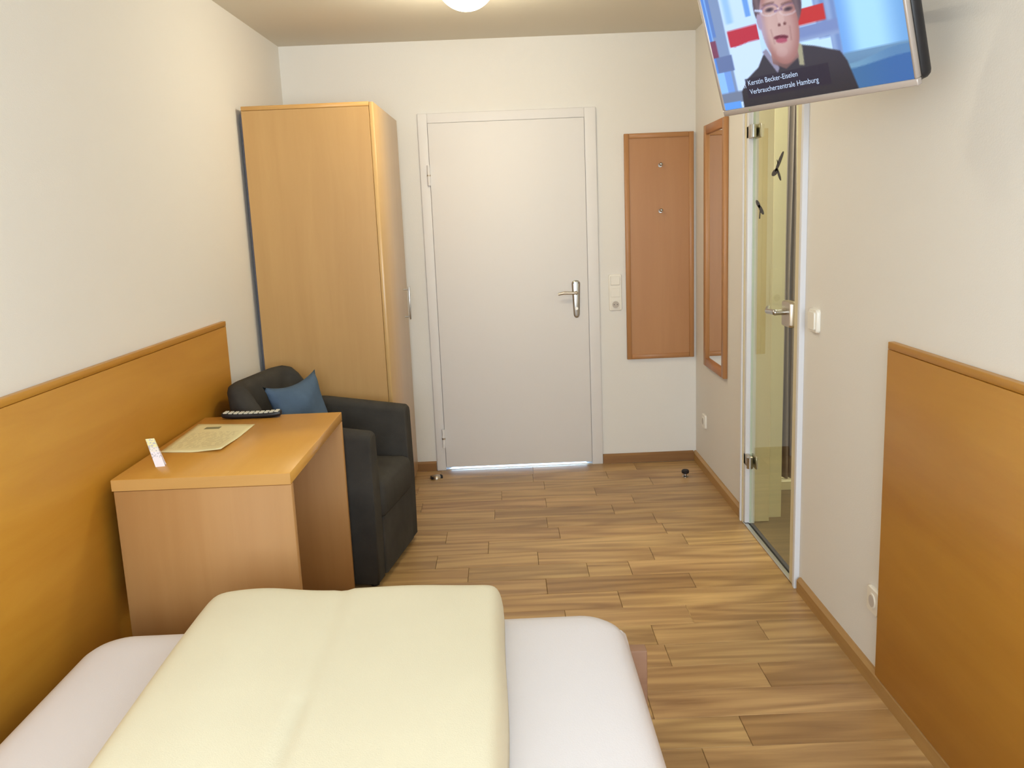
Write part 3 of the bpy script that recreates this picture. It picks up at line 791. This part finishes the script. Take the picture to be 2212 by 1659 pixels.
# picture: a flat luminous panel, colours per vertex
def sm_(a, b, x): t = max(0, min(1, (x-a)/(b-a))); return t*t*(3-2*t)
def mixc(a, b, t): return tuple(a[i]*(1-t)+b[i]*t for i in range(3))
def inpoly(x, y, P):
    c_ = False; j = len(P)-1
    for i in range(len(P)):
        if (P[i][1] > y) != (P[j][1] > y) and x < (P[j][0]-P[i][0])*(y-P[i][1])/(P[j][1]-P[i][1])+P[i][0]: c_ = not c_
        j = i
    return c_
def picture(u, v):
    # background: bright windows behind, blue-white
    c = (196, 222, 246)
    if u < .045: c = mixc((70, 120, 200), (150, 195, 240), sm_(.0, .04, u)*(.5+.5*math.sin(u*400)))
    if .04 < u < .125: c = (132, 150, 182)
    if .04 < u < .06 and v > .36: c = (96, 130, 190)
    if .118 < u < .30: c = mixc((206, 226, 248), (160, 198, 240), sm_(.12, .15, u)*(1-sm_(.16, .19, u)) if v > .40 else 0)
    if .25 < u < .28 and v > .41: c = (110, 160, 225)
    if u > .50: c = (205, 232, 250)
    if .125 < u < .30 and v < .30: c = (212, 228, 250)
    if u < .05 and .27 < v < .345: c = (130, 66, 92)
    if .03 < u < .125 and .20 < v < .27: c = (104, 120, 160)
    if u < .075 and .10 < v < .20: c = (150, 196, 250)
    if .06 < u < .10 and .10 < v < .20: c = (120, 160, 222)
    if u < .145 and .055 < v <= .105: c = (120, 130, 150)
    if u < .12 and v <= .06: c = (100, 160, 235)
    # red banner
    if .128 < u < .30 and .303+.004*math.sin(u*30) < v < .371: c = (196, 44, 66)
    if .50 < u < .648 and .320 < v < .383: c = (204, 48, 52)
    # window frame at right of the head
    if .60 < u < .70: c = mixc((150, 170, 205), (120, 144, 190), .5+.5*math.sin(u*130)) if not (u < .648 and .32 < v < .383) else c
    if .50 < u < .70 and .255 < v < .315: c = mixc((150, 166, 200), (126, 142, 186), sm_(.255, .28, v))
    if .56 < u < .655 and .185 < v < .25: c = (204, 230, 250)
    if u >= .70:
        c = mixc((120, 170, 226), (176, 222, 248), sm_(.70, .80, u)); c = mixc(c, (120, 170, 216), sm_(.86, .99, u))
        if v < .175: c = mixc((98, 132, 160), (112, 148, 176), sm_(.1, .17, v))
        if v < .165-.035*(1-sm_(.72, .95, u)): c = mixc((118, 158, 182), (92, 134, 172), sm_(.72, .95, u))
        if v < .11+.02*sm_(.72, .97, u): c = mixc((66, 112, 152), (60, 106, 160), sm_(.7, .95, u))
    # hair behind
    if ((u-.425)/.125)**2+((v-.43)/.135)**2 < 1 and v > .30: c = mixc((92, 74, 84), (120, 96, 100), .5+.5*math.sin(u*160))
    # jacket and shoulders
    sh = [(.13, .0), (.14, .10), (.19, .152), (.262, .19), (.30, .235), (.33, .25), (.345, .19), (.47, .19), (.50, .25), (.517, .242), (.572, .228), (.687, .188), (.712, .145), (.745, .02), (.745, .0)]
    if inpoly(u, v, sh): c = mixc((58, 56, 66), (44, 44, 50), sm_(.2, .0, v))
    # scarf strips
    if inpoly(u, v, [(.30, .25), (.325, .26), (.375, .17), (.36, .15)]): c = (150, 142, 160)
    if inpoly(u, v, [(.487, .26), (.512, .245), (.505, .16), (.48, .165)]): c = (170, 160, 128)
    # neck
    if .345 < u < .485 and .16 < v < .25 and (v > .16+abs(u-.41)*.5): c = mixc((120, 86, 84), (176, 128, 120), sm_(.16, .24, v))
    # face
    fx, fz = (u-.418)/.098, (v-.345)/(.165 if v < .345 else .17)
    d = fx*fx+fz*fz
    if d < 1:
        sk_ = mixc((214, 172, 160), (168, 112, 104), sm_(.25, 1, d)); sk_ = mixc(sk_, (176, 122, 116), sm_(.35, .52, u)*.5)
        sk_ = mixc(sk_, (196, 190, 220), .6*sm_(.36, .32, u)); c = sk_
        if v > .475: c = mixc(c, (110, 82, 84), sm_(.475, .50, v))
        for ex_, ez_ in ((.383, .412), (.478, .396)):
            e2 = ((u-ex_)/.026)**2+((v-ez_)/.010)**2
            if e2 < 1: c = mixc((62, 44, 58), c, e2*.8)
            if ((u-ex_)/.034)**2+((v-ez_-.024)/.006)**2 < 1: c = mixc((120, 84, 80), c, .25)
            g2 = ((u-ex_)/.046)**2+((v-ez_+.001)/.022)**2
            if .8 < g2 < 1.12: c = mixc(c, (120, 90, 130) if v > ez_ else (232, 214, 216), .7)
        if .405 < u < .45 and .398 < v < .404: c = (130, 96, 130)
        if ((u-.432)/.017)**2+((v-.372)/.035)**2 < 1: c = mixc(c, (224, 184, 172), .55)
        for nx_ in (.418, .447):
            if ((u-nx_)/.008)**2+((v-.343)/.006)**2 < 1: c = (120, 72, 72)
        mz = .292-(u-.415)*.10
        if ((u-.414)/.038)**2+((v-mz)/.0095)**2 < 1: c = (112, 44, 62)
        if ((u-.414)/.030)**2+((v-mz+.013)/.010)**2 < 1: c = (184, 84, 104)
        if ((u-.405)/.03)**2+((v-.232)/.02)**2 < 1: c = mixc(c, (214, 170, 164), .3)
        if abs(u-.372+.1*(v-.31)) < .004 and .27 < v < .335: c = mixc(c, (140, 90, 86), .3)
        if abs(u-.468-.1*(v-.31)) < .004 and .27 < v < .33: c = mixc(c, (132, 80, 80), .3)
    # temple arm of the glasses and ear
    if .305 < u < .345 and abs(v-(.425-(u-.305)*.25)) < .004: c = (214, 222, 250)
    if ((u-.318)/.013)**2+((v-.375)/.034)**2 < 1: c = (176, 150, 170)
    # caption strip
    if .17 < u < .62 and .065 < v < .152: c = mixc(c, (36, 34, 52), .72)
    return c
NU, NV = 360, 206; pw, phh = TW-bz['l']-bz['r'], THH-bz['b']-bz['t']
verts, faces = [], []
for i in range(NV+1):
    for j in range(NU+1): verts.append((bz['l']+pw*j/NU, 0, bz['b']+phh*i/NV))
for i in range(NV):
    for j in range(NU):
        a_ = i*(NU+1)+j; faces.append((a_, a_+1, a_+NU+2, a_+NU+1))
me = bpy.data.meshes.new('screen'); me.from_pydata(verts, [], faces)
ca = me.color_attributes.new('picture', 'FLOAT_COLOR', 'POINT')
buf = []
for x, y, z in verts:
    pp_ = [picture(x/TW+a_, z/TW+b_) for a_ in (-.0022, .0022) for b_ in (-.0022, .0022)]; c_ = [sum(q[k] for q in pp_)/4 for k in range(3)]; buf.extend(lin((c_[0]*.93, c_[1]*.98, min(255, c_[2]*1.04))))
ca.data.foreach_set('color', buf)
MSCR = bpy.data.materials.new('lit_screen'); MSCR.use_nodes = True; nt = MSCR.node_tree; b = nt.nodes['Principled BSDF']
at = node(nt, 'ShaderNodeVertexColor', layer_name='picture')
b.inputs['Base Color'].default_value = (.01, .01, .012, 1); b.inputs['Roughness'].default_value = .25
nt.links.new(at.outputs[0], b.inputs['Emission Color']); b.inputs['Emission Strength'].default_value = 1.12
scr = link('screen', me, MSCR, tv)
box('screen_backing', bz['l'], TW-bz['r'], .002, .015, bz['b'], THH-bz['t'], MBLACK, tv)
MTXT = bpy.data.materials.new('caption_light'); MTXT.use_nodes = True; b = MTXT.node_tree.nodes['Principled BSDF']
b.inputs['Base Color'].default_value = (.01, .01, .01, 1); b.inputs['Emission Color'].default_value = lin((206, 226, 255)); b.inputs['Emission Strength'].default_value = 1
def caption(body_, u, v, width):
    cv = bpy.data.curves.new('caption', 'FONT'); cv.body = body_; cv.size = .03
    to = bpy.data.objects.new('caption', cv); COL.objects.link(to)
    bpy.context.view_layer.update()
    me_ = bpy.data.meshes.new_from_object(to); bpy.data.objects.remove(to)
    xs_ = [q.co.x for q in me_.vertices]; k = width*TW/(max(xs_)-min(xs_))
    for q in me_.vertices: q.co = Vector(((q.co.x-min(xs_))*k+u*TW, -.0006, q.co.y*k*1.05+v*TW))
    link('caption', me_, MTXT, scr)
caption('Kerstin Becker-Eiselen', .186, .121, .275); caption('Verbraucherzentrale Hamburg', .186, .081, .375); caption('rm', .135, .112, .035)
# wall arm behind the set
wallx = RX(2.28)
ab = tv.matrix_world.inverted()
bm = bmesh.new()
p1 = ab @ Vector((wallx-.004, 2.42, 1.93)); p2 = BL+w_*(TW*.62)+back*.066+h_v*.20; p2 = ab @ p2
cylb(bm, p1, p2, .014, n=14); bmesh.ops.create_uvsphere(bm, u_segments=14, v_segments=8, radius=.02, matrix=Matrix.Translation(p2))
fin('mount_arm', bm, MBLACK, tv, True)
bm = bmesh.new(); bxb(bm, -.016, 0, -.05, .05, -.07, .07, .003)
mp_ = fin('wall_mount_plate', bm, MBLACK, tv); mp_.matrix_parent_inverse = tv.matrix_world.inverted(); mp_.location = (RX(2.42), 2.42, 1.93)

# ------------------------------------------------------------------ ceiling lamp
lp = thing('ceiling_lamp', 'round opal glass ceiling lamp switched on', 'lamp', (-.10, 3.78, H))
R0, DH = .123, .118
prof = [(R0*math.sin(math.pi/2*i/14)*1.0, -.016-DH*math.cos(math.pi/2*i/14)) for i in range(15)]+[(R0-.012, -.012)]
lathe('lamp_shade', prof, MOPAL, lp)
lathe('lamp_base', [(0, 0), (R0-.02, 0), (R0-.015, -.006), (R0-.014, -.0118), (0, -.0118)], MWHITE, lp)
pl_ = bpy.data.lights.new('lamp_light', 'POINT'); pl_.energy = LAMP_POWER*.6; pl_.color = (1, .90, .68); pl_.shadow_soft_size = .05
po = bpy.data.objects.new('lamp_light', pl_); COL.objects.link(po); po.location = (-.10, 3.78, H-.20)

# ------------------------------------------------------------------ door stops on the floor
ds = thing('door_stop', 'small black rubber door stop with chrome foot near the right wall', 'door stop', (.975, 4.70, 0))
lathe('chrome_foot', [(0, 0), (.017, 0), (.017, .003), (.008, .006), (.007, .016), (.0, .016)], MCHR, ds)
lathe('rubber_head', [(0, .0162), (.010, .0162), (.020, .022), (.021, .034), (.016, .040), (0, .041)], MRUB, ds)
d3 = thing('door_stop', 'flat silver door stop on the floor at the left door frame', 'door stop', (-.432, 4.872, 0))
lathe('metal_disc', [(0, 0), (.028, 0), (.028, .006), (.022, .016), (.010, .021), (0, .022)], MNICK, d3)
for a0 in (20, 200):
    bm = bmesh.new()
    for k in range(8):
        a1 = math.radians(a0-35+70*k/8); a2 = math.radians(a0-35+70*(k+1)/8)
        P = [(.029, 0), (.036, 0), (.036, .014), (.029, .014)]
        va = [bm.verts.new((r_*math.cos(a1), r_*math.sin(a1), z)) for r_, z in P]; vb = [bm.verts.new((r_*math.cos(a2), r_*math.sin(a2), z)) for r_, z in P]
        for i in range(4): bm.faces.new((va[i], va[(i+1) % 4], vb[(i+1) % 4], vb[i]))
        if k == 0: bm.faces.new(va)
        if k == 7: bm.faces.new(vb)
    fin('rubber_rim', bm, MRUB, d3)
